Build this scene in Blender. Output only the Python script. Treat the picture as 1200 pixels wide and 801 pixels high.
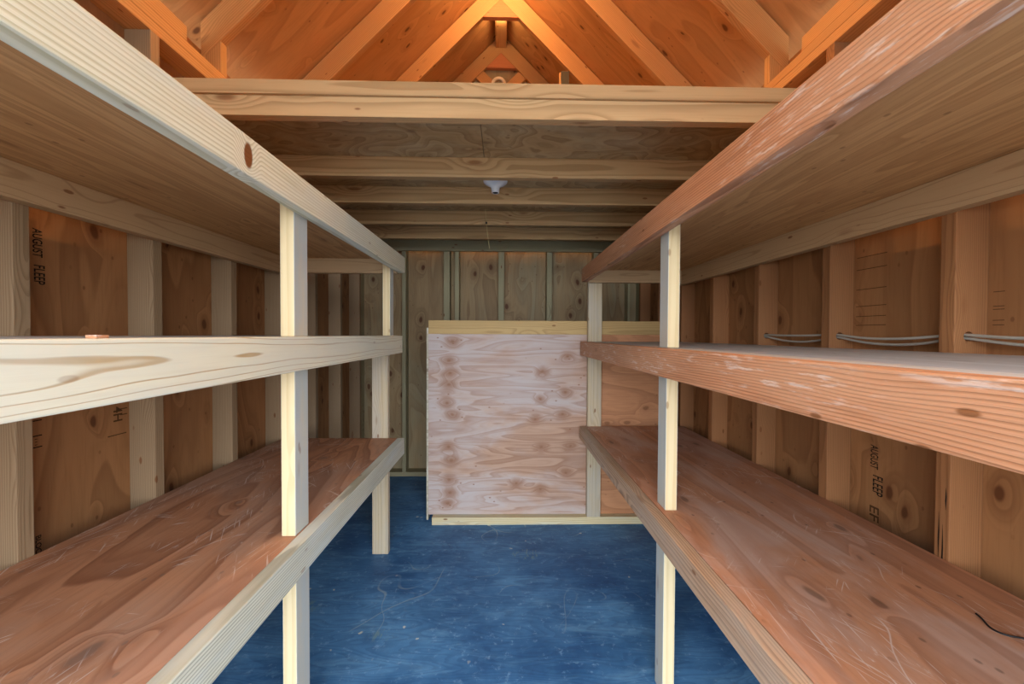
import bpy, bmesh, math, random
from mathutils import Matrix, Vector
random.seed(7)
for o in list(bpy.data.objects):
    bpy.data.objects.remove(o)
S = bpy.context.scene
COL = S.collection
PI = math.pi
H = 1.2315                                  # eye height above the shed floor

# ------------------------------------------------------------------ camera
cam = bpy.data.cameras.new('camera')
cam.sensor_fit = 'HORIZONTAL'; cam.sensor_width = 36.0
cam.lens = 477.0 / 1200.0 * 36.0
cam.clip_start = 0.02; cam.clip_end = 200
co = bpy.data.objects.new('camera', cam); COL.objects.link(co)
co.location = (0, 0, H)
_r = Matrix.Rotation(math.radians(-1.2), 4, 'Z') @ Matrix.Rotation(math.radians(90 - 1.045), 4, 'X') @ Matrix.Rotation(math.radians(0.25), 4, 'Z')
co.rotation_euler = _r.to_euler()
S.camera = co

# ------------------------------------------------------------------ light
S.view_settings.view_transform = 'Standard'
S.view_settings.look = 'None'
S.view_settings.gamma = 1.0
S.view_settings.use_curve_mapping = False
S.view_settings.exposure = 0.0

W = bpy.data.worlds.new('daylight'); S.world = W
W.use_nodes = True
wn = W.node_tree.nodes; wl = W.node_tree.links
wn.clear()
wo = wn.new('ShaderNodeOutputWorld'); wb = wn.new('ShaderNodeBackground')
wb.inputs['Color'].default_value = (0.86, 0.93, 1.0, 1)
wb.inputs['Strength'].default_value = 11.0
wl.new(wb.outputs[0], wo.inputs[0])

# the wide open doorway behind the camera: a sampling portal for the sky
DOOR_HALF, DOOR_TOP, FRONT_Y = 1.05, 2.25, -0.75
pl = bpy.data.lights.new('doorway_portal', 'AREA'); pl.shape = 'RECTANGLE'
pl.size = 2 * DOOR_HALF; pl.size_y = DOOR_TOP
pl.cycles.is_portal = True
po = bpy.data.objects.new('doorway_portal', pl); COL.objects.link(po)
po.location = (0, FRONT_Y - 0.02, DOOR_TOP / 2); po.rotation_euler = (PI / 2, 0, 0)

# warm bulbs along the ridge, one to a bay, above the frame; weak last one is added gable fill
for _y, _e in ((0.90, 28), (1.50, 35), (2.10, 33), (2.58, 19), (3.24, 1.6)):
    bl = bpy.data.lights.new('ridge_bulb_or_fill', 'POINT'); bl.energy = _e; bl.color = (1.0, 0.66, 0.32)
    bl.shadow_soft_size = 0.03
    bo = bpy.data.objects.new('ridge_bulb_or_fill', bl); COL.objects.link(bo)
    bo.location = (-0.03, _y, H + 2.465)

# ------------------------------------------------------------------ node helpers
def lin(c):
    return tuple(((v / 255) / 12.92 if v / 255 <= 0.04045 else ((v / 255 + 0.055) / 1.055) ** 2.4) for v in c) + (1,)

class G:
    """small wrapper for building a material's node graph"""
    def __init__(s, name):
        s.m = bpy.data.materials.new(name); s.m.use_nodes = True
        s.t = s.m.node_tree; s.t.nodes.clear()
        s.out = s.t.nodes.new('ShaderNodeOutputMaterial')
        s.b = s.t.nodes.new('ShaderNodeBsdfPrincipled')
        s.t.links.new(s.b.outputs[0], s.out.inputs[0])
        tc = s.t.nodes.new('ShaderNodeTexCoord'); s.p = tc.outputs['Object']
        oi = s.t.nodes.new('ShaderNodeObjectInfo'); s.rnd = oi.outputs['Random']
    def set(s, sock, v):
        if isinstance(v, bpy.types.NodeSocket): s.t.links.new(v, sock)
        elif isinstance(v, (tuple, list)):
            if sock.type == 'VECTOR': sock.default_value = tuple(v)[:3]
            else: sock.default_value = tuple(v) if len(v) == 4 else tuple(v) + (1,)
        else: sock.default_value = v
    def math(s, op, a, b=None, c=None, clamp=False):
        n = s.t.nodes.new('ShaderNodeMath'); n.operation = op; n.use_clamp = clamp
        for i, v in enumerate((a, b, c)):
            if v is not None: s.set(n.inputs[i], v)
        return n.outputs[0]
    def vec(s, op, a, b=None, scale=None):
        n = s.t.nodes.new('ShaderNodeVectorMath'); n.operation = op
        s.set(n.inputs[0], a)
        if b is not None: s.set(n.inputs[1], b)
        if scale is not None: s.set(n.inputs['Scale'], scale)
        return n.outputs['Value'] if op in ('LENGTH', 'DISTANCE', 'DOT_PRODUCT') else n.outputs['Vector']
    def noise(s, p, scale=1.0, detail=2.0, rough=0.5, dist=0.0, color=False):
        n = s.t.nodes.new('ShaderNodeTexNoise')
        s.set(n.inputs['Vector'], p); s.set(n.inputs['Scale'], scale)
        n.inputs['Detail'].default_value = detail; n.inputs['Roughness'].default_value = rough
        n.inputs['Distortion'].default_value = dist
        return n.outputs['Color'] if color else n.outputs['Fac']
    def voro(s, p, scale=1.0, feature='F1', rnd=1.0, dim='3D'):
        n = s.t.nodes.new('ShaderNodeTexVoronoi'); n.feature = feature; n.voronoi_dimensions = dim
        s.set(n.inputs['Vector'], p); s.set(n.inputs['Scale'], scale)
        n.inputs['Randomness'].default_value = rnd
        return n.outputs['Distance']
    def step(s, v, a, b, lo=0.0, hi=1.0):
        n = s.t.nodes.new('ShaderNodeMapRange'); n.interpolation_type = 'SMOOTHSTEP'
        s.set(n.inputs['Value'], v)
        for k, x in zip(('From Min', 'From Max', 'To Min', 'To Max'), (a, b, lo, hi)): n.inputs[k].default_value = x
        return n.outputs[0]
    def mix(s, f, a, b, mode='MIX'):
        n = s.t.nodes.new('ShaderNodeMix'); n.data_type = 'RGBA'; n.blend_type = mode
        s.set(n.inputs[0], f); s.set(n.inputs[6], a); s.set(n.inputs[7], b)
        return n.outputs[2]
    def ramp(s, f, pts):
        n = s.t.nodes.new('ShaderNodeValToRGB'); e = n.color_ramp.elements
        e[0].position, e[0].color = pts[0][0], pts[0][1]
        e[1].position, e[1].color = pts[-1][0], pts[-1][1]
        for p_, c_ in pts[1:-1]:
            x = e.new(p_); x.color = c_
        s.set(n.inputs[0], f); return n.outputs[0]
    def xyz(s, p):
        n = s.t.nodes.new('ShaderNodeSeparateXYZ'); s.set(n.inputs[0], p); return n.outputs
    def comb(s, x, y, z):
        n = s.t.nodes.new('ShaderNodeCombineXYZ')
        for i, v in enumerate((x, y, z)): s.set(n.inputs[i], v)
        return n.outputs[0]
    def fin(s, col, rough=0.6, bump=None, bs=0.3, bd=0.002, spec=0.3):
        s.set(s.b.inputs['Base Color'], col); s.set(s.b.inputs['Roughness'], rough)
        s.b.inputs['Specular IOR Level'].default_value = spec
        if bump is not None:
            n = s.t.nodes.new('ShaderNodeBump'); n.inputs['Strength'].default_value = bs
            n.inputs['Distance'].default_value = bd
            s.set(n.inputs['Height'], bump); s.t.links.new(n.outputs[0], s.b.inputs['Normal'])
        return s.m

def spot(g, p, c, r):
    """0..big distance from an ellipsoid knot at c with radii r"""
    q = g.vec('SUBTRACT', p, c)
    q = g.vec('DIVIDE', q, r)
    return g.vec('LENGTH', q)

def lumber_mat(name, light, late, ring=0.0055, pith=(0.05, -0.03), warp=0.012, wx=1.3, knot=(120, 72, 36),
               knots=0.5, dark_amt=0.7, fibre=0.18, grey=None, grey_amt=0.0, rough=0.62, spots=(), tone=0.12, saw=True, bump=0.35,
               white_wear=0.0, side_grey=None, specks=0.8):
    """sawn softwood: growth rings round a pith line along local X, fibres, knots, weathering"""
    g = G(name)
    off = g.vec('SCALE', (13.1, 7.7, 5.3), scale=g.rnd)
    p = g.p
    ps = g.vec('ADD', g.vec('MULTIPLY', p, (wx, 5.0, 5.0)), off)
    w1 = g.noise(ps, 1.0, 2.5, 0.5)
    w2 = g.noise(g.vec('ADD', g.vec('MULTIPLY', p, (wx * 4, 22, 22)), off), 1.0, 2, 0.5)
    x, y, z = g.xyz(p)[:3]
    py = g.math('MULTIPLY_ADD', g.rnd, 0.05, pith[0] - 0.025)
    pz = g.math('MULTIPLY_ADD', g.rnd, -0.04, pith[1] + 0.02)
    d = g.math('SQRT', g.math('ADD', g.math('POWER', g.math('SUBTRACT', y, py), 2.0),
                              g.math('POWER', g.math('SUBTRACT', z, pz), 2.0)))
    d = g.math('ADD', d, g.math('MULTIPLY', g.math('SUBTRACT', w1, 0.5), warp * 2))
    d = g.math('ADD', d, g.math('MULTIPLY', g.math('SUBTRACT', w2, 0.5), warp * 0.22))
    # scattered knots
    kd = g.voro(g.vec('ADD', g.vec('MULTIPLY', p, (2.6, 9.0, 9.0)), off), 1.0)
    kmask = g.step(kd, 0.13, 0.05)
    kmask = g.math('MULTIPLY', kmask, knots)
    bul = g.math('MULTIPLY', g.step(kd, 0.42, 0.0), 0.02 * min(1.0, knots * 2))
    for c, r in spots:
        sd = spot(g, p, c, r)
        kmask = g.math('MAXIMUM', kmask, g.step(sd, 1.05, 0.75))
        bul = g.math('ADD', bul, g.math('MULTIPLY', g.step(sd, 3.2, 0.4), 0.03))
    d = g.math('ADD', d, bul)
    ph = g.math('FRACT', g.math('DIVIDE', d, ring))
    if saw:
        band = g.math('MULTIPLY', g.step(ph, 0.35, 0.86), g.step(ph, 1.0, 0.93))
    else:
        band = g.math('MULTIPLY', g.step(ph, 0.80, 0.90), g.step(ph, 1.0, 0.93))
    fn = g.noise(g.vec('ADD', g.vec('MULTIPLY', p, (5, 170, 170)), off), 1.0, 3, 0.6)
    tn = g.noise(g.vec('ADD', g.vec('MULTIPLY', p, (1.1, 6, 6)), off), 1.0, 2, 0.5)
    c = g.mix(g.math('MULTIPLY', band, dark_amt), lin(light), lin(late))
    c = g.mix(g.math('MULTIPLY', g.step(fn, 0.45, 0.75), fibre), c, lin(late))
    hsv = g.t.nodes.new('ShaderNodeHueSaturation'); g.set(hsv.inputs['Color'], c)
    v = g.math('ADD', g.math('MULTIPLY', g.math('SUBTRACT', tn, 0.5), tone * 2.4),
               g.math('MULTIPLY_ADD', g.rnd, tone * 1.6, 1.0 - tone * 0.8))
    g.set(hsv.inputs['Value'], v)
    c = hsv.outputs[0]
    if grey is not None:
        gn = g.noise(g.vec('ADD', g.vec('MULTIPLY', p, (2.2, 12, 12)), off), 1.0, 4, 0.6)
        c = g.mix(g.math('MULTIPLY', g.step(gn, 0.38, 0.66), grey_amt), c, lin(grey))
    if white_wear:
        sn = g.noise(g.vec('ADD', g.vec('MULTIPLY', p, (14, 90, 90)), off), 1.0, 4, 0.65)
        sm = g.noise(g.vec('ADD', g.vec('MULTIPLY', p, (3, 9, 9)), off), 1.0, 2, 0.5)
        c = g.mix(g.math('MULTIPLY', g.math('MULTIPLY', g.step(sn, 0.52, 0.68), g.step(sm, 0.42, 0.62)), white_wear), c, lin((226, 214, 204)))
    if side_grey is not None:                     # greyer on the two faces across local Z, aisle side and its back
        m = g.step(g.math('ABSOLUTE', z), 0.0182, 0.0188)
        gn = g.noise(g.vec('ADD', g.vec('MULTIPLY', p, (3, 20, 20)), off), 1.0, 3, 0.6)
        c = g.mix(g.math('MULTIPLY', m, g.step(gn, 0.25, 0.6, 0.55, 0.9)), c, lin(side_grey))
    if specks:
        sv = g.voro(g.vec('ADD', g.vec('MULTIPLY', p, (6, 16, 16)), off), 1.0)
        kmask = g.math('MAXIMUM', kmask, g.math('MULTIPLY', g.step(sv, 0.10, 0.06), specks))
    c = g.mix(kmask, c, lin(knot))
    bh = g.math('ADD', g.math('MULTIPLY', fn, 0.5), g.math('MULTIPLY', band, -0.6))
    return g.fin(c, rough, bh, bump, 0.0012)

def curves(g, p, scale, eps, seed):
    """thin meandering lines: contours of a smooth noise"""
    n = g.noise(g.vec('ADD', p, seed), scale, 1.0, 0.4)
    return g.step(g.math('ABSOLUTE', g.math('SUBTRACT', n, 0.5)), eps, eps * 0.3)

def streaks(g, p, ang, dens, seed, axis='z'):
    """short straight scuffs all running one way in the plane of the sheet"""
    n = g.t.nodes.new('ShaderNodeVectorRotate'); n.rotation_type = 'Z_AXIS' if axis == 'z' else 'Y_AXIS'
    g.set(n.inputs['Vector'], p); n.inputs['Angle'].default_value = ang
    q = g.vec('ADD', g.vec('MULTIPLY', n.outputs[0], (7, 190, 190)), seed)
    return g.step(g.noise(q, 1.0, 1.5, 0.5), dens, dens + 0.05)

def ply_mat(name, light, late, along=0.8, across=3.6, lines=9, dark_amt=0.6, knot=(92, 52, 26), knots=0.8, kscale=(3.4, 6.0),
            patch=None, patch_amt=0.0, patch_scale=(1.2, 3.0), scratches=0.0, rough=0.6, spots=(), tone=0.10, bump=0.2,
            fibre=0.25, scuff=(222, 212, 204), coarse=0.5, flat='z', specks=0.5):
    """rotary-cut plywood face, grain along local X; the sheet's normal is the local axis 'flat'"""
    g = G(name)
    off = g.vec('SCALE', (17.3, 9.1, 4.7), scale=g.rnd)
    p0 = g.p
    x_, y_, z_ = g.xyz(p0)[:3]
    p = g.comb(x_, y_ if flat == 'z' else z_, 0.0)
    fl = (1, 1, 0)
    base = g.vec('ADD', g.vec('MULTIPLY', p, (along, across, across)), off)
    n1 = g.noise(base, 1.0, 2.0, coarse, 0.2)
    kp = g.vec('ADD', p, g.vec('SCALE', g.noise(p, 9.0, 2, color=True), scale=0.03))
    kd = g.voro(g.vec('ADD', g.vec('MULTIPLY', kp, (kscale[0], kscale[1], kscale[1])), g.vec('MULTIPLY', off, fl)), 1.0, dim='2D')
    keep = g.step(g.noise(g.vec('ADD', g.vec('MULTIPLY', p, (1.9, 3.1, 1)), g.vec('ADD', off, (4, 9, 0))), 1.0, 1.0), 0.46, 0.54)
    kd = g.math('ADD', kd, g.math('MULTIPLY', g.math('SUBTRACT', 1.0, keep), 0.5))
    km = g.math('MULTIPLY', g.step(kd, 0.095, 0.045), knots)
    ringk = g.math('MULTIPLY', g.step(kd, 0.42, 0.0), 0.13 * min(1, knots * 1.5))
    halo = g.math('MULTIPLY', g.step(kd, 0.26, 0.06), 0.45 * knots)
    for c, r in spots:
        sd = spot(g, kp, (c[0] + .015, c[1] + .015, 0), r)
        km = g.math('MAXIMUM', km, g.math('MULTIPLY', g.step(sd, 0.75, 0.2), 0.5))
        halo = g.math('MAXIMUM', halo, g.math('MULTIPLY', g.step(sd, 4.2, 0.4), 0.8))
        ringk = g.math('ADD', ringk, g.math('MULTIPLY', g.step(sd, 4.0, 0.0), 0.09))
    n = g.math('ADD', n1, ringk)
    ph = g.math('FRACT', g.math('MULTIPLY', n, lines))
    band = g.math('MULTIPLY', g.step(ph, 0.15, 0.9), g.step(ph, 1.0, 0.92))
    ph2 = g.math('FRACT', g.math('MULTIPLY', n, lines * 3.0))
    band2 = g.math('MULTIPLY', g.step(ph2, 0.3, 0.8), g.step(ph2, 1.0, 0.85))
    band = g.math('ADD', g.math('MULTIPLY', band, 0.75), g.math('MULTIPLY', band2, 0.25))
    fn = g.noise(g.vec('ADD', g.vec('MULTIPLY', p, (7, 130, 130)), off), 1.0, 3, 0.6)
    tn = g.noise(g.vec('ADD', g.vec('MULTIPLY', p, (0.9, 2.4, 2.4)), off), 1.0, 3, 0.5)
    c = g.mix(g.math('MULTIPLY', band, dark_amt), lin(light), lin(late))
    c = g.mix(g.math('MULTIPLY', g.step(fn, 0.45, 0.72), fibre), c, lin(late))
    hsv = g.t.nodes.new('ShaderNodeHueSaturation'); g.set(hsv.inputs['Color'], c)
    g.set(hsv.inputs['Value'], g.math('MULTIPLY_ADD', g.math('SUBTRACT', tn, 0.5), tone * 4, 1.0))
    c = hsv.outputs[0]
    c = g.mix(halo, c, lin(late))
    if patch is not None:
        pn = g.noise(g.vec('ADD', g.vec('MULTIPLY', p, (patch_scale[0], patch_scale[1], patch_scale[1])), off), 1.0, 5, 0.62, 0.4)
        pm = g.math('MULTIPLY', g.step(pn, 0.40, 0.64), patch_amt)
        pm = g.math('MULTIPLY', pm, g.math('SUBTRACT', 1.0, g.math('MULTIPLY', band, 0.45)))
        pm = g.math('MULTIPLY', pm, g.math('SUBTRACT', 1.0, halo))
        c = g.mix(pm, c, lin(patch))
    if scratches:
        m1 = g.step(g.noise(g.vec('ADD', p, off), 5.0, 3), 0.50, 0.62)
        m2 = g.step(g.noise(g.vec('ADD', p, (5, 2, 9)), 7.0, 3), 0.56, 0.66)
        e1 = g.math('MULTIPLY', curves(g, p, 2.6, 0.0035, (1.3, 4.1, 0)), m1)
        e2 = g.math('MULTIPLY', curves(g, p, 4.4, 0.005, (7.3, 1.1, 0)), m2)
        sc = g.math('ADD', e1, e2, clamp=True)
        for a_, d_, sd_ in ((0.15, 0.69, (3, 1, 0)), (0.75, 0.70, (9, 4, 0)), (-0.5, 0.70, (6, 8, 0)), (1.7, 0.71, (2, 6, 0))):
            sc = g.math('MAXIMUM', sc, g.math('MULTIPLY', streaks(g, p, a_, d_ - .06, sd_), m2 if a_ > 0.5 else m1))
        bl_ = g.step(g.noise(g.vec('ADD', g.vec('MULTIPLY', p, (16, 46, 46)), off), 1.0, 5, 0.75), 0.59, 0.70)
        sc = g.math('MAXIMUM', sc, g.math('MULTIPLY', bl_, m1))
        c = g.mix(g.math('MULTIPLY', sc, scratches), c, lin(scuff))
    if specks:
        sv = g.voro(g.vec('ADD', g.vec('MULTIPLY', p, (7, 11, 11)), g.vec('MULTIPLY', off, fl)), 1.0, dim='2D')
        sm = g.math('MULTIPLY', g.step(sv, 0.06, 0.03), g.step(g.noise(g.vec('ADD', p, off), 4.0, 2), 0.48, 0.56))
        km = g.math('MAXIMUM', km, g.math('MULTIPLY', sm, specks))
    c = g.mix(km, c, lin(knot))
    bh = g.math('ADD', g.math('MULTIPLY', fn, 0.5), g.math('MULTIPLY', band, -0.5))
    return g.fin(c, rough, bh, bump, 0.001)

def plain_mat(name, col, rough=0.5, spec=0.4, noise=0.06):
    g = G(name)
    n = g.noise(g.p, 40, 3)
    hsv = g.t.nodes.new('ShaderNodeHueSaturation'); hsv.inputs['Color'].default_value = lin(col)
    g.set(hsv.inputs['Value'], g.math('MULTIPLY_ADD', n, noise * 2, 1 - noise))
    return g.fin(hsv.outputs[0], rough, spec=spec)

def floor_mat():
    g = G('blue_painted_floor')
    p = g.p
    n1 = g.noise(p, 2.2, 5, 0.62, 0.3)
    n2 = g.noise(g.vec('MULTIPLY', p, (2, 9, 9)), 1.6, 6, 0.7, 0.6)
    n3 = g.noise(p, 34, 5, 0.7)
    c = g.mix(g.step(n1, 0.34, 0.66), lin((42, 92, 142)), lin((82, 136, 186)))
    c = g.mix(g.math('MULTIPLY', g.step(n2, 0.48, 0.72), 0.50), c, lin((116, 168, 208)))
    c = g.mix(g.math('MULTIPLY', g.step(n2, 0.46, 0.28), 0.4), c, lin((18, 52, 98)))
    c = g.mix(g.math('MULTIPLY', g.step(n3, 0.57, 0.70), 0.42), c, lin((150, 190, 226)))
    # plywood grain ghosting through the paint, running across the shed
    gr = g.noise(g.vec('MULTIPLY', p, (1.0, 4.5, 1)), 1.4, 2, 0.5, 0.3)
    ph = g.math('FRACT', g.math('MULTIPLY', gr, 22))
    band = g.math('MULTIPLY', g.step(ph, 0.3, 0.9), g.step(ph, 1.0, 0.93))
    c = g.mix(g.math('MULTIPLY', band, 0.22), c, lin((20, 54, 104)))
    # curved scratches
    m = g.step(g.noise(g.vec('ADD', p, (4, 1, 0)), 2.4, 3), 0.50, 0.64)
    e = g.math('MAXIMUM', curves(g, p, 1.3, 0.0025, (2, 5, 0)), curves(g, p, 2.4, 0.0035, (8, 3, 0)))
    e = g.math('MAXIMUM', e, streaks(g, p, 0.2, 0.70, (1, 1, 0)))
    c = g.mix(g.math('MULTIPLY', g.math('MULTIPLY', e, m), 0.45), c, lin((160, 176, 180)))
    # paint chips
    ch = g.voro(g.vec('ADD', p, g.vec('SCALE', g.noise(p, 30, 3, color=True), scale=0.03)), 8.5)
    cm = g.math('MULTIPLY', g.step(ch, 0.085, 0.05), g.step(g.noise(p, 3.0, 2), 0.44, 0.58))
    c = g.mix(g.math('MULTIPLY', cm, 0.8), c, lin((206, 206, 190)))
    # worn greenish patches
    wp = g.step(g.voro(g.vec('ADD', g.vec('MULTIPLY', p, (1, 1.6, 1)), g.vec('SCALE', g.noise(p, 14, 4, color=True), scale=0.12)), 1.7), 0.16, 0.10)
    ws = g.step(g.noise(g.vec('MULTIPLY', p, (60, 18, 1)), 1.0, 4, 0.7), 0.48, 0.62)
    c = g.mix(g.math('MULTIPLY', g.math('MULTIPLY', wp, ws), 0.6), c, lin((120, 150, 150)))
    bh = g.math('ADD', n3, g.math('MULTIPLY', band, -0.4))
    return g.fin(c, g.step(n1, 0.3, 0.7, 0.5, 0.66), bh, 0.15, 0.001, spec=0.35)

# ------------------------------------------------------------------ mesh helpers
AX = {'x': Matrix.Identity(3),
      'y': Matrix(((0, -1, 0), (1, 0, 0), (0, 0, 1))),          # local X -> +Y, Y -> -X
      'z': Matrix(((0, 0, -1), (0, 1, 0), (1, 0, 0)))}          # local X -> +Z, Z -> -X

def tag(o, label=None, cat=None, group=None, kind=None):
    if label: o['label'] = label
    if cat: o['category'] = cat
    if group: o['group'] = group
    if kind: o['kind'] = kind
    return o

def link(name, me, mat, M, parent=None):
    o = bpy.data.objects.new(name, me); COL.objects.link(o)
    if mat is not None:
        me.materials.clear(); me.materials.append(mat)
    if parent is not None:
        o.parent = parent
        o.matrix_local = parent_world(parent).inverted() @ M
    else:
        o.matrix_local = M
    o['_w'] = [v for r in M for v in r]
    return o

def parent_world(o):
    f = o['_w']; return Matrix([f[i * 4:i * 4 + 4] for i in range(4)])

def empty(name, loc, label, cat, group=None):
    o = bpy.data.objects.new(name, None); COL.objects.link(o)
    o.empty_display_size = 0.1
    M = Matrix.Translation(loc); o.matrix_local = M
    o['_w'] = [v for r in M for v in r]
    return tag(o, label, cat, group)

def add_box(bm, lo, hi):
    r = bmesh.ops.create_cube(bm, size=1.0)
    for v in r['verts']:
        v.co = Vector(tuple(lo[i] + (v.co[i] + 0.5) * (hi[i] - lo[i]) for i in range(3)))
    return r['verts']

def add_prism(bm, pts, axis, a, b):
    """polygon pts in the plane normal to axis, extruded from a to b"""
    def mk(u, v, w):
        return {'x': (w, u, v), 'y': (u, w, v), 'z': (u, v, w)}[axis]
    A = [bm.verts.new(mk(u, v, a)) for u, v in pts]
    B = [bm.verts.new(mk(u, v, b)) for u, v in pts]
    bm.faces.new(A); bm.faces.new(B[::-1])
    n = len(pts)
    for i in range(n):
        bm.faces.new((A[i], B[i], B[(i + 1) % n], A[(i + 1) % n]))
    bmesh.ops.recalc_face_normals(bm, faces=bm.faces)

def finish(name, bm, mat, R=None, parent=None, bevel=0.0, seg=2, smooth=False):
    """bm is in world coordinates; R turns local axes into world axes so the grain (local X) follows it"""
    R = R or Matrix.Identity(3)
    cs = [v.co for v in bm.verts]
    c = Vector(tuple((min(v[i] for v in cs) + max(v[i] for v in cs)) / 2 for i in range(3)))
    M = Matrix.Translation(c) @ R.to_4x4()
    if bevel:
        bmesh.ops.bevel(bm, geom=list(bm.edges), offset=bevel, segments=seg, profile=0.6, affect='EDGES')
    bm.transform(M.inverted())
    me = bpy.data.meshes.new(name); bm.to_mesh(me); bm.free()
    if smooth:
        for f in me.polygons: f.use_smooth = True
    return link(name, me, mat, M, parent)

def beam(name, X, Y, Z, axis, mat, parent=None, bevel=0.0025):
    bm = bmesh.new(); add_box(bm, (X[0], Y[0], Z[0]), (X[1], Y[1], Z[1]))
    return finish(name, bm, mat, AX[axis], parent, bevel)

def tube(name, pts, r, mat, parent=None, res=8, cyclic=False):
    """a round tube swept along a smooth path of points"""
    cu = bpy.data.curves.new(name, 'CURVE'); cu.dimensions = '3D'; cu.bevel_depth = r; cu.bevel_resolution = 3
    cu.use_fill_caps = True
    sp = cu.splines.new('NURBS'); sp.points.add(len(pts) - 1)
    for q, a in zip(sp.points, pts): q.co = (*a, 1)
    sp.use_endpoint_u = True; sp.order_u = 4; sp.resolution_u = res; sp.use_cyclic_u = cyclic
    t = bpy.data.objects.new('t', cu); COL.objects.link(t)
    bpy.context.view_layer.update()
    dg = bpy.context.evaluated_depsgraph_get()
    me = bpy.data.meshes.new_from_object(t.evaluated_get(dg)); me.name = name
    bpy.data.objects.remove(t)
    for f in me.polygons: f.use_smooth = True
    bm = bmesh.new(); bm.from_mesh(me)
    return finish(name, bm, mat, None, parent, smooth=True)

def lathe(name, prof, centre, mat, parent=None, axis='z', n=40):
    """profile (r, h) turned round an axis through centre"""
    bm = bmesh.new(); rings = []
    for r, h in prof:
        ring = []
        for k in range(n):
            a = 2 * PI * k / n
            q = (r * math.cos(a), r * math.sin(a), h)
            if axis == 'y': q = (q[0], q[2], q[1])
            ring.append(bm.verts.new(Vector(q) + Vector(centre)))
        rings.append(ring)
    for A, B in zip(rings, rings[1:]):
        for k in range(n):
            bm.faces.new((A[k], A[(k + 1) % n], B[(k + 1) % n], B[k]))
    if prof[0] != prof[-1]:
        if prof[0][0] > 1e-6: bm.faces.new(rings[0][::-1])
        if prof[-1][0] > 1e-6: bm.faces.new(rings[-1])
    else:
        bmesh.ops.remove_doubles(bm, verts=bm.verts, dist=1e-5)
    bmesh.ops.remove_doubles(bm, verts=bm.verts, dist=1e-6)
    bmesh.ops.recalc_face_normals(bm, faces=bm.faces)
    return finish(name, bm, mat, None, parent, smooth=True)

def cut_hole(o, centre, r, axis_len=0.3):
    """drill a hole along world Y through object o"""
    bm = bmesh.new()
    bmesh.ops.create_cone(bm, cap_ends=True, segments=20, radius1=r, radius2=r, depth=axis_len,
                          matrix=Matrix.Translation(centre) @ Matrix.Rotation(PI / 2, 4, 'X'))
    me = bpy.data.meshes.new('c'); bm.to_mesh(me); bm.free()
    c = bpy.data.objects.new('c', me); COL.objects.link(c)
    md = o.modifiers.new('b', 'BOOLEAN'); md.object = c; md.operation = 'DIFFERENCE'; md.solver = 'EXACT'
    bpy.context.view_layer.update()
    dg = bpy.context.evaluated_depsgraph_get()
    new = bpy.data.meshes.new_from_object(o.evaluated_get(dg))
    o.modifiers.clear(); o.data = new
    bpy.data.objects.remove(c)

# ------------------------------------------------------------------ materials
M_CREAM = lumber_mat('cream_board', (228, 222, 196), (176, 140, 84), ring=0.006, pith=(0.055, 0.0), warp=0.026, wx=0.75,
                     dark_amt=0.8, knots=0.0, grey=(204, 206, 196), grey_amt=0.4, saw=False, fibre=0.10, tone=0.04, specks=0.3)
M_CREAMLINE = lumber_mat('cream_line_board', (228, 224, 200), (182, 172, 130), ring=0.0085, pith=(0.02, -0.16), warp=0.014, wx=1.2,
                     dark_amt=0.65, knots=0.0, grey=(212, 214, 204), grey_amt=0.4, fibre=0.4, tone=0.06, specks=0.4,
                     spots=(((-0.19, -0.019, 0.0), (0.016, 0.03, 0.030)),))
M_GREYLINE = lumber_mat('pale_grey_board', (218, 216, 196), (140, 140, 122), ring=0.0075, pith=(0.02, -0.16), warp=0.012, wx=1.2,
                     dark_amt=0.7, knots=0.0, grey=(200, 212, 216), grey_amt=0.5, fibre=0.3, tone=0.06, specks=0.4)
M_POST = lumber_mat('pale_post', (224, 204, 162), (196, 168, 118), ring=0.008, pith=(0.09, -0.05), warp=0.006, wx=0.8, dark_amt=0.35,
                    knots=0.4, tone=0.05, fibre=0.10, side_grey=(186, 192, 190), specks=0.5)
M_LEG = lumber_mat('end_post', (204, 186, 154), (166, 140, 106), ring=0.008, pith=(0.09, -0.05), warp=0.01, wx=0.8, dark_amt=0.4,
                    knots=0.6, tone=0.06, fibre=0.2, grey=(176, 174, 168), grey_amt=0.5)
M_PINK = lumber_mat('weathered_red_board', (202, 146, 108), (146, 94, 62), ring=0.0065, pith=(0.03, -0.14), warp=0.018, wx=1.1,
                    dark_amt=0.7, knots=0.3, grey=(204, 160, 126), grey_amt=0.45, fibre=0.5, tone=0.07, rough=0.55, bump=0.7,
                    white_wear=0.6)
M_BROWNEDGE = lumber_mat('weathered_brown_board', (186, 154, 124), (122, 92, 70), ring=0.006, pith=(0.08, -0.02), warp=0.014, wx=1.1,
                    dark_amt=0.65, knots=0.4, grey=(186, 170, 154), grey_amt=0.5, fibre=0.4, tone=0.08)
M_STUD_L = lumber_mat('stud_greyish', (160, 134, 104), (122, 96, 68), ring=0.0048, pith=(0.02, -0.07), warp=0.008, dark_amt=0.5, knots=0.45, tone=0.12)
M_STUD_R = lumber_mat('stud_fir', (162, 112, 72), (122, 78, 46), ring=0.0045, pith=(0.03, -0.07), warp=0.007, dark_amt=0.5, knots=0.45, tone=0.18)
M_STUD_B = lumber_mat('stud_back', (166, 158, 126), (120, 108, 80), ring=0.006, pith=(0.03, -0.07), warp=0.007, dark_amt=0.5, knots=0.4, tone=0.16)
M_LEDGER = lumber_mat('ledger_board', (196, 164, 126), (158, 124, 86), ring=0.010, pith=(0.07, 0.0), warp=0.024, wx=0.8, dark_amt=0.55, knots=0.3, tone=0.06, saw=False)
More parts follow.
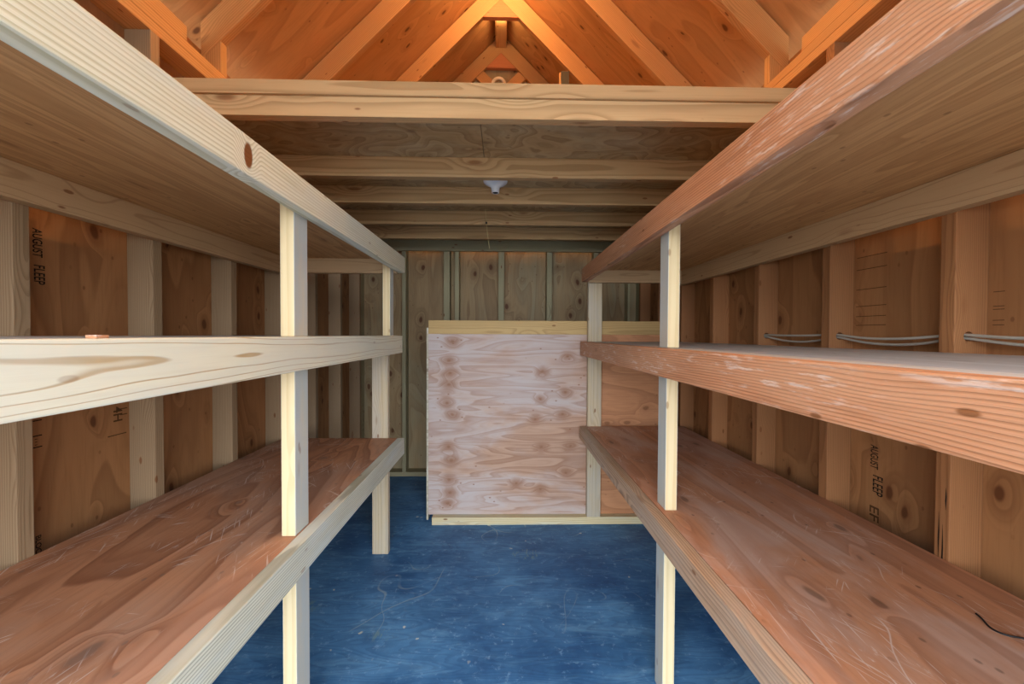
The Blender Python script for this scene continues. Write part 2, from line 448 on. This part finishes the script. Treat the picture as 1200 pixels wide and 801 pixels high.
M_JOIST = lumber_mat('joist', (186, 152, 108), (146, 112, 72), ring=0.008, pith=(0.07, -0.01), warp=0.014, wx=0.7, dark_amt=0.6, knots=0.7, tone=0.08)
M_RAFTER = lumber_mat('rafter', (202, 152, 98), (160, 108, 60), ring=0.007, pith=(0.04, -0.08), warp=0.008, wx=0.8, dark_amt=0.45, knots=0.4, tone=0.10)
M_GUSSET = lumber_mat('reddish_gusset', (204, 128, 84), (166, 92, 54), ring=0.006, pith=(0.04, -0.08), dark_amt=0.4, knots=0.0, tone=0.05)
M_RAIL = lumber_mat('yellow_rail', (196, 164, 110), (154, 120, 74), ring=0.007, pith=(0.05, -0.04), warp=0.01, dark_amt=0.45, knots=0.5, tone=0.08)
M_BASE = lumber_mat('pale_base_rail', (212, 198, 158), (168, 136, 92), ring=0.007, pith=(0.04, -0.05), warp=0.01, dark_amt=0.5, knots=0.8, tone=0.08, grey=(186, 196, 190), grey_amt=0.5)

M_WALL = ply_mat('wall_sheathing', (166, 118, 76), (122, 80, 48), along=0.6, across=3.0, lines=8, dark_amt=0.55, knots=0.9, kscale=(3.6, 6.5), tone=0.08)
M_WALL_B = ply_mat('back_sheathing', (168, 140, 102), (122, 94, 64), along=0.6, across=3.0, lines=9, dark_amt=0.55, knots=0.9, kscale=(3.0, 5.0), tone=0.14,
                   patch=(140, 138, 114), patch_amt=0.6, patch_scale=(0.8, 3), flat='y')
M_ROOF = ply_mat('roof_sheathing', (196, 144, 92), (160, 110, 64), along=0.6, across=2.6, lines=8, dark_amt=0.5, knots=0.85, kscale=(3.4, 6.5), tone=0.07)
M_SOFFIT = ply_mat('loft_soffit', (176, 146, 102), (132, 100, 62), along=2.2, across=3.4, lines=16, dark_amt=0.7, knots=0.35, patch=(190, 176, 142), patch_amt=0.5, patch_scale=(3, 5), tone=0.06)
M_SHELFUNDER = ply_mat('shelf_plywood', (204, 160, 112), (158, 114, 70), along=0.5, across=8.0, lines=9, dark_amt=0.55, knots=0.35, kscale=(2, 9), tone=0.06, fibre=0.45)
M_DECK_L = ply_mat('stained_deck', (196, 140, 104), (136, 86, 60), along=0.45, across=3.0, lines=12, dark_amt=0.8, knots=0.55, knot=(116, 98, 88), kscale=(2.4, 5.0),
                   patch=(170, 144, 128), patch_amt=0.6, scratches=0.6, rough=0.5, tone=0.07, patch_scale=(1.4, 3.4))
M_DECK_R = ply_mat('stained_deck_greyed', (192, 134, 98), (142, 92, 66), along=0.4, across=4.0, lines=7, dark_amt=0.55, knots=0.5, knot=(70, 50, 40), kscale=(2.6, 6.4),
                   patch=(190, 170, 160), patch_amt=0.6, scratches=0.45, rough=0.5, tone=0.07, patch_scale=(1.6, 3.6))
M_PALEDECK = ply_mat('pale_deck', (206, 204, 202), (164, 156, 148), along=0.5, across=5, lines=8, dark_amt=0.4, knots=0.3, scratches=0.3, rough=0.5, tone=0.05)
kn = []                         # knots of the cabinet front, (along, up) from the panel's middle
for h_ in (.518, .40, .317, .244, .122, .044, -.163, -.252, -.386, -.469, -.536):
    kn.append(((-.406 + .02 * math.sin(h_ * 40), h_ + .02), (0.022, 0.017, 1)))
for u_, h_ in ((.369, .428), (.2015, .328), (.19, .15), (.352, .189), (.335, .049), (.157, .016), (.196, -.168), (.363, -.336), (.19, -.447), (.385, -.157), (.034, -.408)):
    kn.append(((u_, h_ + .02), (0.019, 0.014, 1)))
M_CAB = ply_mat('cabinet_front_ply', (190, 154, 130), (150, 108, 84), along=0.7, across=6.5, lines=12, dark_amt=0.7, knots=0.0, knot=(132, 84, 54),
                patch=(190, 182, 182), patch_amt=0.85, patch_scale=(0.9, 2.4), spots=kn, tone=0.05, flat='y', specks=0.7)
M_CABSIDE = ply_mat('cabinet_side_ply', (196, 190, 172), (150, 136, 112), knots=0.5, tone=0.06, flat='y')
M_CABIN = ply_mat('cabinet_front_ply_brown', (196, 140, 100), (146, 96, 64), along=0.8, across=4, lines=8, dark_amt=0.5, knots=0.5, tone=0.08, flat='y')
M_FLOOR = floor_mat()
M_GROUND = plain_mat('gravel_ground', (150, 148, 142), 0.9, 0.2, 0.2)
M_INK = plain_mat('stamp_ink', (34, 28, 24), 0.7, 0.1)
M_INKPALE = plain_mat('faded_stamp_ink', (86, 60, 38), 0.8, 0.1)
M_CABLE = plain_mat('grey_cable', (176, 170, 158), 0.45)
M_WHITE = plain_mat('white_porcelain', (226, 232, 238), 0.25, 0.5, 0.02)
M_BLACK = plain_mat('black_socket', (18, 18, 20), 0.5)
M_RING = plain_mat('cream_plastic', (232, 222, 198), 0.4, 0.4, 0.03)
M_GREY = plain_mat('grey_block', (84, 76, 64), 0.7, 0.2)
M_CORD = plain_mat('pull_cord', (206, 184, 132), 0.7, 0.2)

# ------------------------------------------------------------------ the setting
WL, WR = 1.22, 1.172            # stud faces of the left and right wall
BL, BR = WL + .089, WR + .089   # sheathing faces
XC = -.03                       # ridge line
BY, BYS = 3.520, 3.625          # back stud faces, back sheathing face
PLATE = H + 1.045               # underside of the top plates
FR, BK = FRONT_Y, 3.66
struct = lambda o: tag(o, kind='structure')
WALLX = {-1: (-BL, -WL), 1: (WR, BR)}
KS, KR = 2.620, 2.448           # roof sheathing / rafter undersides: height + |x - XC| above the eye

struct(beam('floor', (-BL - .012, BR + .012), (FR, BK), (-0.02, 0.0), 'x', M_FLOOR, bevel=0))
bm = bmesh.new(); add_box(bm, (-30, -30, -0.22), (30, 30, -0.18))
struct(finish('ground', bm, M_GROUND))
struct(beam('wall_left', (-BL - .012, -BL), (FR, BK), (0, H + 1.22), 'z', M_WALL, bevel=0))
struct(beam('wall_right', (BR, BR + .012), (FR, BK), (0, H + 1.22), 'z', M_WALL, bevel=0))
def gable(pts0):
    return pts0 + [(BR, H + KS - (BR - XC)), (XC, H + KS), (-BL, H + KS - (BL + XC))]
bm = bmesh.new(); add_prism(bm, gable([(-BL, 0), (BR, 0)]), 'y', BYS, BYS + .012)
struct(finish('wall_back', bm, M_WALL_B, AX['z']))
D, T = DOOR_HALF, DOOR_TOP
bm = bmesh.new(); add_prism(bm, gable([(-BL, 0), (-D, 0), (-D, T), (D, T), (D, 0), (BR, 0)]), 'y', FR - .012, FR)
struct(finish('wall_front', bm, M_WALL_B, AX['z']))
RL = Matrix(((0.70710678, 0, -0.70710678), (0, 1, 0), (0.70710678, 0, 0.70710678)))        # local X runs up the left slope
RR = Matrix(((-0.70710678, 0, 0.70710678), (0, -1, 0), (0.70710678, 0, 0.70710678)))       # local X runs up the right slope
for s, nm, R in ((-1, 'ceiling_left', RL), (1, 'ceiling_right', RR)):
    bm = bmesh.new(); e = 1.55
    add_prism(bm, [(XC, H + KS), (XC + s * e, H + KS - e), (XC + s * e, H + KS - e + .02), (XC, H + KS + .02)], 'y', FR - .3, BK + .1)
    struct(finish(nm, bm, M_ROOF, R))
# plywood loft floor seen from below, two sheets with a seam
SOF = H + 0.800
LF = 1.355                      # front of the loft
bm = bmesh.new()
add_box(bm, (-WL + .002, LF, SOF), (-.0915, BY, SOF + .012)); add_box(bm, (-.0885, LF, SOF), (WR - .002, BY, SOF + .012))
add_box(bm, (-.15, LF, SOF + .012), (0, BY, SOF + .016))
struct(finish('ceiling', bm, M_SOFFIT, AX['x']))

# ------------------------------------------------------------------ wall framing
ORD = ['first', 'second', 'third', 'fourth', 'fifth', 'sixth', 'seventh', 'eighth']
zl = [1.040 + .4064 * k for k in range(-1, 7)]
zr = [1.0346 + .4064 * k for k in range(-1, 7)]
studs_r = []
for z in zl:
    o = beam('wall_stud', WALLX[-1], (z, z + .038), (.038, PLATE), 'z', M_STUD_L)
    v = sum(1 for q in zl if .9 < q <= z)
    lab = ('grey-brown wall stud with worn edges at the left end of the middle shelf' if v == 1 else
           f'grey-brown stud on the left wall, {ORD[v - 1]} from the camera end' if v else
           'grey-brown stud on the left wall, closest to the doorway')
    tag(o, lab, 'stud', 'studs along the left wall')
for z in zr:
    o = beam('wall_stud', WALLX[1], (z, z + .038), (.038, PLATE), 'z', M_STUD_R)
    v = sum(1 for q in zr if .9 < q <= z)
    lab = ('reddish wall stud at the right with a dark split near its foot' if v == 1 else
           f'reddish-brown stud on the right wall, {ORD[v - 1]} from the camera end' if v else
           'reddish-brown stud on the right wall, closest to the doorway')
    tag(o, lab, 'stud', 'studs along the right wall')
    if z < 1.9: studs_r.append((o, z))
    if v == 1:                  # the dark split in its aisle face
        for y0, h0, h1 in ((z + .016, -.66, -.50), (z + .026, -.60, -.47), (z + .010, -.46, -.40)):
            bm = bmesh.new()
            add_prism(bm, [(y0, H + h0), (y0 + .0022, H + (h0 * .6 + h1 * .4)), (y0 + .0008, H + h1), (y0 - .0016, H + (h0 * .4 + h1 * .6))], 'x', WR - .0004, WR + .004)
            finish('split', bm, M_INK, None, o)
for o, z in studs_r:
    cut_hole(o, (1.210, z + .019, H), .013)
bx = [(-.895, -.876, 'dark edge of a stud on the back wall beside the pale shelves'),
      (-.872, -.840, 'slim green-grey stud on the back wall beside the bare blue floor'),
      (-.516, -.464, 'wide stud of a close pair on the back wall above the cabinet corner'),
      (-.420, -.384, 'narrow stud of the close pair on the back wall above the cabinet'),
      (-.046, .003, 'pale stud at the middle of the back wall under the pull cord'),
      (.372, .418, 'brown stud on the back wall next to the right shelf end'),
      (.780, .820, 'stud on the back wall behind the right end post'),
      (1.078, 1.096, 'thin dark stud on the back wall above the right part of the cabinet')]
for a, b, lab in bx[1:]:
    tag(beam('wall_stud', (a, b), (BY, BYS - .001), (.04, PLATE), 'z', M_STUD_B), lab, 'stud', 'studs on the back wall')
tag(beam('corner_stud', (-BL + .002, -WL - .01), (BY - .02, BYS - .001), (.04, PLATE), 'z', M_STUD_B), 'grey-green stud standing in the dark left back corner', 'stud')
tag(beam('corner_stud', (WR + .01, BR - .002), (BY - .02, BYS - .001), (.04, PLATE), 'z', M_STUD_B), 'grey stud standing in the right back corner over the cabinet', 'stud')
tag(beam('bottom_plate', (-WL + .002, WR - .002), (BY, BYS - .001), (0, .038), 'x', M_STUD_B), 'grey bottom plate on the blue floor along the back wall', 'plate')
tag(beam('bottom_plate', WALLX[-1], (FR + .01, BYS - .001), (0, .0375), 'y', M_STUD_L), 'bottom plate on the floor along the left wall', 'plate')
tag(beam('bottom_plate', WALLX[1], (FR + .01, BYS - .001), (0, .0375), 'y', M_STUD_R), 'bottom plate on the floor along the right wall', 'plate')
for s, side in ((-1, 'left'), (1, 'right')):
    r = empty('top_plate', (sum(WALLX[s]) / 2, 0, PLATE), f'orange-lit double top plate of two stacked boards along the {side} wall', 'plate')
    beam('lower_board', WALLX[s], (FR + .01, BYS - .001), (PLATE, PLATE + .0375), 'y', M_RAFTER, r)
    beam('upper_board', WALLX[s], (FR + .01, BYS - .001), (PLATE + .038, PLATE + .0755), 'y', M_RAFTER, r)
PT = PLATE + .0757

# ------------------------------------------------------------------ loft joists
jl = ['ceiling joist just in front of the white lampholder', 'ceiling joist just behind the white lampholder',
      'fourth ceiling joist, crossed by the top of the pull cord', 'fifth ceiling joist, next to the back wall ledger']
HB = H + .7105
for y, lab in zip((1.858, 2.229, 2.655, 3.047), jl):
    tag(beam('ceiling_joist', (-WL + .002, WR - .002), (y, y + .038), (HB, SOF - .0003), 'x', M_JOIST), lab, 'joist', 'joists under the loft floor')
r = empty('loft_beam', (0, LF, HB), 'wide front beam of the loft with a flat trim board on top', 'beam')
beam('joist', (-WL + .002, WR - .002), (LF, LF + .038), (HB, SOF - .0003), 'x', M_JOIST, r)
beam('trim_board', (-WL + .002, WR - .002), (LF - .012, LF - .0003), (H + .774, H + .820), 'x', M_JOIST, r)
tag(beam('wall_ledger', (-WL + .002, WR - .002), (BY - .038, BY - .0005), (HB - .001, SOF - .001), 'x', M_STUD_B), 'green-grey ledger board along the top of the back wall', 'ledger')

# ------------------------------------------------------------------ roof trusses
tl = ['roof rafter pair nearest the camera, high above the shelves', 'roof rafter pair over the front beam, with heel blocks on the plates',
      'second roof rafter pair behind the front beam, crossing the wide orange roof panels', 'bright roof rafter pair framing the top of the gable',
      'innermost roof rafter pair at the gable with crossed braces below']
for k, (y, lab) in enumerate(zip((1.190, 1.798, 2.405, 3.018, 3.585), tl)):
    r = empty('rafter_pair', (XC, y, H + KR), lab, 'rafters', 'rafter pairs under the roof')
    y1 = y + .038
    for s, R in ((-1, RL), (1, RR)):
        xi = abs((WR if s > 0 else -WL) - XC)                # plate inner face, measured from the ridge line
        bm = bmesh.new(); e = xi + .085; t = KS - KR - .011
        low = min(H + KR - e, 99)
        pts = [(XC + s * .0003, H + KR), (XC + s * (xi - .02), H + KR - xi + .02), (XC + s * e, max(H + KR - e, PT + .001)),
               (XC + s * e, H + KR - e + t), (XC + s * .047, H + KR - .047 + t), (XC + s * .047, H + 2.4885), (XC + s * .0003, H + 2.4885)]
        add_prism(bm, pts, 'y', y, y1)
        finish('rafter', bm, M_RAFTER, R, r, .002)
        bm = bmesh.new()
        add_prism(bm, [(XC + s * xi, PT), (XC + s * (xi + .066), PT), (XC + s * (xi + .066), H + KR - xi - .068), (XC + s * xi, H + KR - xi - .002)], 'y', y, y1)
        finish('heel_block', bm, M_RAFTER, AX['z'], r, .002)
    hg = 2.318; w = KR - hg - .001
    bm = bmesh.new(); add_prism(bm, [(XC - w, H + hg), (XC + w, H + hg), (XC, H + KR - .001)], 'y', y + .0005, y1 - .0005)
    finish('gusset', bm, M_GUSSET, AX['x'], r, .0015)
    if k == 4:
        for s, R in ((-1, RR), (1, RL)):
            q = .70711
            a0 = (s * .185, H + KR - .188)           # upper end touches the rafter underside
            hw, L = .044, .17
            d = (-s * q, -q); n_ = (s * q, -q)
            p0, p1 = (a0[0] + n_[0] * hw, a0[1] + n_[1] * hw), (a0[0] - n_[0] * hw, a0[1] - n_[1] * hw)
            pts = [p0, p1, (p1[0] + d[0] * L, p1[1] + d[1] * L), (p0[0] + d[0] * L, p0[1] + d[1] * L)]
            bm = bmesh.new(); add_prism(bm, [(XC + u, v) for u, v in pts], 'y', y + .002, y1 - .002)
            finish('brace', bm, M_RAFTER, R, r, .002)
tag(beam('ridge_beam', (XC - .046, XC + .046), (FR, BYS - .002), (H + 2.490, H + 2.572), 'y', M_RAFTER), 'ridge beam running along the roof peak above the gussets', 'beam')
tag(beam('blocking_board', (-WL - .04, -WL - .001), (1.24, 1.612), (PT, PT + .056), 'y', M_RAFTER), 'short blocking board on the left wall top plate', 'blocking')
tag(beam('blocking_board', (WR + .001, WR + .04), (1.24, 1.606), (PT, PT + .056), 'y', M_RAFTER), 'short blocking board on the right wall top plate', 'blocking')

# ------------------------------------------------------------------ shelving
PLY = .012
def shelving(side, xf, y0, ends, tops, bh, mats, label):
    """side -1 / +1; xf outer face of the front boards (|x|); tops deck heights; built against the wall studs"""
    s = side; WX = WL if s < 0 else WR
    ivl = lambda a, b: tuple(sorted((s * a, s * b)))
    root = empty('shelving_unit', (s * .86, 1.1, 0), label, 'shelves')
    for k, (zt, f, h, y1) in enumerate(zip(tops, xf, bh, ends)):
        dm, fm, lm = mats[k]
        d = beam('shelf', ivl(f + (.0385 if s < 0 else .0400), WX - .002), (y0, y1), (zt - PLY, zt - .001), 'y', dm, root, .0008)
        beam('front_board', ivl(f, f + .038), (y0, y1), (zt - h, zt), 'y', fm, d, .003)
        beam('wall_ledger', ivl(WX - .0395, WX - .0015), (y0, y1), (zt - PLY - .0905, zt - PLY - .0005), 'y', lm, d)
        beam('end_rail', ivl(f + .0385, WX - .040), (y1 - .038, y1 - .0005), (zt - PLY - .0795, zt - PLY - .0005), 'x', lm, d)
        beam('end_rail', ivl(f + .0385, WX - .040), (y0 + .0005, y0 + .038), (zt - PLY - .0795, zt - PLY - .0005), 'x', lm, d)
    return root

L3 = (H - .5775, H - .008, H + .4246)
sl = shelving(-1, (.550, .560, .550), -.12, (2.268, 2.270, 2.288), L3, (.0875, .095, .085),
              ((M_DECK_L, M_GREYLINE, M_LEDGER), (M_PALEDECK, M_CREAM, M_LEDGER), (M_SHELFUNDER, M_CREAMLINE, M_LEDGER)),
              'left shelving unit of three plywood shelves with pale cream front boards')
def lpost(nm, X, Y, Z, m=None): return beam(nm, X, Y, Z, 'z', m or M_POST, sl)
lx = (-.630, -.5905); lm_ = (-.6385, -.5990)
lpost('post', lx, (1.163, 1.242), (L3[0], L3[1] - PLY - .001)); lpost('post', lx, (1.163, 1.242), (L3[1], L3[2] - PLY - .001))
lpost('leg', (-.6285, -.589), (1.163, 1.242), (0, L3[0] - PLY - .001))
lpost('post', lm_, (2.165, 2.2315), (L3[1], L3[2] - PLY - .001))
lpost('leg', (-.729, -.641), (2.2705, 2.308), (0, L3[1] - .03), M_LEG)

R3 = (H - .590, H - .0415, H + .424)
sr = shelving(1, (.492, .4945, .500), -.12, (2.612, 2.612, 2.612), R3, (.074, .090, .086),
              ((M_DECK_R, M_BROWNEDGE, M_LEDGER), (M_PALEDECK, M_PINK, M_LEDGER), (M_SHELFUNDER, M_PINK, M_LEDGER)),
              'right shelving unit of three plywood shelves with weathered reddish front boards')
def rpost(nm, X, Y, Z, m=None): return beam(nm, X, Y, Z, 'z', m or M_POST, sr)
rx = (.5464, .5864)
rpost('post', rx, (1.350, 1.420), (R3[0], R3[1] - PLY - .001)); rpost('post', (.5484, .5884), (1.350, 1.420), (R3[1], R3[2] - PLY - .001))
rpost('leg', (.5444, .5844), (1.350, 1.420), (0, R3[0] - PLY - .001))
rpost('leg', (.546, .634), (2.6128, 2.651), (.0490, R3[2] - PLY), M_LEG)

# ------------------------------------------------------------------ the cabinet at the back
cb = empty('storage_cabinet', (.3, 3.08, 0), 'low plywood cabinet with a weathered pinkish front at the back of the shed', 'cabinet')
CX0, CX1 = -.489, 1.06
PB = .0135
beam('front_panel', (CX0 + .0005, .600), (2.662, 2.674), (.049, H + .0015), 'x', M_CAB, cb, .0008)
beam('front_panel', (.6005, CX1), (2.662, 2.674), (.049, H + .0015), 'x', M_CABIN, cb, .0008)
beam('side_panel', (CX0 - .012, CX0), (2.662, BY - .002), (PB, H + .042), 'y', M_CABSIDE, cb, .0008)
beam('side_panel', (CX1 - .012, CX1), (2.6745, BY - .002), (PB, H + .042), 'y', M_CABSIDE, cb, .0008)
beam('top_rail', (CX0, CX1), (2.6615, 2.699), (H + .002, H + .091), 'x', M_RAIL, cb)
beam('base_rail', (-.458, CX1 - .02), (2.6145, 2.674), (0, .0485), 'x', M_BASE, cb)

# ------------------------------------------------------------------ fittings
LX, LY = -.045, 2.128
lh = empty('lampholder', (LX, LY, SOF), 'white porcelain lampholder without a bulb on the loft ceiling', 'lampholder')
lathe('base', [(.030, SOF - .001), (.061, SOF - .001), (.063, SOF - .008), (.060, SOF - .015), (.044, SOF - .026), (.030, SOF - .033), (.0225, SOF - .040), (.0205, SOF - .062), (.019, SOF - .066), (.015, SOF - .066), (.015, SOF - .030)],
      (LX, LY, 0), M_WHITE, lh)
lathe('socket', [(.0148, SOF - .030), (.0148, SOF - .0655), (.0132, SOF - .0655), (.0132, SOF - .032)], (LX, LY, 0), M_BLACK, lh)
pc = empty('pull_cord', (-.119, 2.62, SOF), 'thin pale pull cord hanging in front of the rear joists', 'cord')
tube('cord', [(-.119, 2.625, SOF), (-.118, 2.63, H + .77), (-.113, 2.632, H + .72), (-.107, 2.635, H + .66), (-.100, 2.638, H + .60), (-.091, 2.64, H + .552)], .0016, M_CORD, pc)
lathe('bead', [(.0005, -.007), (.005, -.005), (.006, 0), (.005, .005), (.0005, .007)], (-.1135, 2.632, H + .716), M_BLACK, pc, n=14)

rf = lathe('ring_fitting', [(.063, 0), (.063, -.016), (.057, -.022), (.042, -.022), (.037, -.016), (.037, 0), (.063, 0)], (-.05, 3.5845, H + 2.170), M_RING, axis='y')
tag(rf, 'round cream ring fixed to the crossed braces in the gable', 'ring')
gb = empty('hanging_block', (.447, 3.04, H + 1.88), 'small grey block hung under the bright right rafter', 'block')
bm = bmesh.new(); add_prism(bm, [(.416, H + 1.84), (.476, H + 1.84), (.476, H + KR - .507), (.416, H + KR - .510 + .002)], 'y', 3.0245, 3.055)
finish('block', bm, M_GREY, AX['z'], gb, .0015)
beam('strap', (.404, .4155), (3.0245, 3.05), (H + 1.82, H + 1.93), 'z', M_RAFTER, gb)

# two grey cables threaded through the studs of the right wall
def cable(dx, dz, sags, label):
    pts = []
    hy = [z + .019 for _, z in studs_r]
    pts.append((1.210 + dx * .5, hy[0] - .06, H))
    for a, b, sg in zip(hy, hy[1:], sags):
        pts += [(1.210 + dx * .5, a, H + dz * .5), (1.210 + dx * .5, a + .02, H + dz * .5)]
        for f in (.25, .5, .75):
            q = 4 * f * (1 - f)
            pts.append((1.210 + dx * (1 + q), a + (b - a) * f, H + dz * .5 - sg * q))
        pts.append((1.210 + dx * .5, b - .02, H + dz * .5))
    pts.append((1.210 + dx * .5, hy[-1] + .05, H))
    o = tube('electric_cable', pts, .0042, M_CABLE)
    return tag(o, label, 'cable')
cable(-.006, .009, (.010, .014, .004), 'grey electric cable through the right wall studs, upper of the two strands')
cable(.006, -.009, (.020, .024, .022), 'grey electric cable through the right wall studs, lower of the two strands')

# scraps on the shelves
ws = [(1.008, .835), (1.006, .825), (.994, .806), (.986, .790), (.992, .774), (1.006, .768), (1.022, .764), (1.04, .752), (1.06, .745)]
tag(tube('wire_scrap', [(x, y, R3[0] + .0010) for x, y in ws], .0018, M_BLACK), 'thin black wire scrap lying on the lower right shelf', 'wire')
bm = bmesh.new()
add_prism(bm, [(-.566, .563), (-.562, .574), (-.566, .596), (-.572, .590)], 'z', L3[1] + .0002, L3[1] + .005)
tag(finish('wood_splinter', bm, M_PINK, AX['y']), 'tiny wood splinter lying on the middle left shelf', 'splinter')

# ------------------------------------------------------------------ stamps printed on the wall sheathing
def stamp(text, y, h, size, length, side, mat, name='stamp'):
    """text reading downward on a side wall; y = baseline depth, h = top height above the eye"""
    cu = bpy.data.curves.new(name, 'FONT'); cu.body = text; cu.size = 1.0; cu.extrude = 0.0; cu.offset = 0.012
    t = bpy.data.objects.new('t', cu); COL.objects.link(t)
    bpy.context.view_layer.update()
    dg = bpy.context.evaluated_depsgraph_get()
    me = bpy.data.meshes.new_from_object(t.evaluated_get(dg)); me.name = name
    bpy.data.objects.remove(t)
    bm = bmesh.new(); bm.from_mesh(me)
    mx = max(v.co.x for v in bm.verts); mn = min(v.co.x for v in bm.verts); my = max(v.co.y for v in bm.verts)
    for v in bm.verts:
        a = (v.co.x - mn) / (mx - mn) * length; b = v.co.y / my * size
        if side < 0: v.co = (-BL + .0006, y + b, H + h - a)
        else: v.co = (BR - .0006, y - b, H + h - a)
    bmesh.ops.remove_doubles(bm, verts=bm.verts, dist=1e-6)
    return finish(name, bm, mat, None, bpy.data.objects['wall_left' if side < 0 else 'wall_right'])
def bar(y0, y1, h, th, side, mat):
    bm = bmesh.new()
    x = (-BL, -BL + .0006) if side < 0 else (BR - .0006, BR)
    add_box(bm, (x[0], y0, H + h - th / 2), (x[1], y1, H + h + th / 2))
    return finish('stamp_line', bm, mat, None, bpy.data.objects['wall_left' if side < 0 else 'wall_right'])
stamp('AUGUST', 1.163, .291, .024, .080, -1, M_INK)
stamp('FLEEP', 1.165, .189, .027, .054, -1, M_INK)
stamp('BLOCK', 1.158, -.572, .014, .064, -1, M_INK)
stamp('4H', 1.39, -.250, .032, .05, -1, M_INKPALE)
bar(1.37, 1.436, -.345, .003, -1, M_INKPALE); bar(1.415, 1.44, -.26, .003, -1, M_INKPALE); bar(1.415, 1.44, -.28, .003, -1, M_INKPALE)
stamp('111', 1.160, -.298, .006, .018, -1, M_INKPALE)
for h in (-.235, -.247, -.290, -.322): bar(1.156, 1.178, h, .003, -1, M_INK)
stamp('AUGUST', 1.362, -.370, .028, .080, 1, M_INK)
stamp('FLEEP', 1.352, -.471, .036, .066, 1, M_INK)
stamp('EF', 1.362, -.578, .034, .05, 1, M_INKPALE)
for h in (.2765, .2333, .1635, .1045, .069, .038): bar(1.318, 1.432, h, .0022, 1, M_INKPALE)
for h in (.115, .078, .070, .042, .030): bar(1.000, 1.024, h, .0018, 1, M_INKPALE)

for o in bpy.data.objects:
    if '_w' in o: del o['_w']
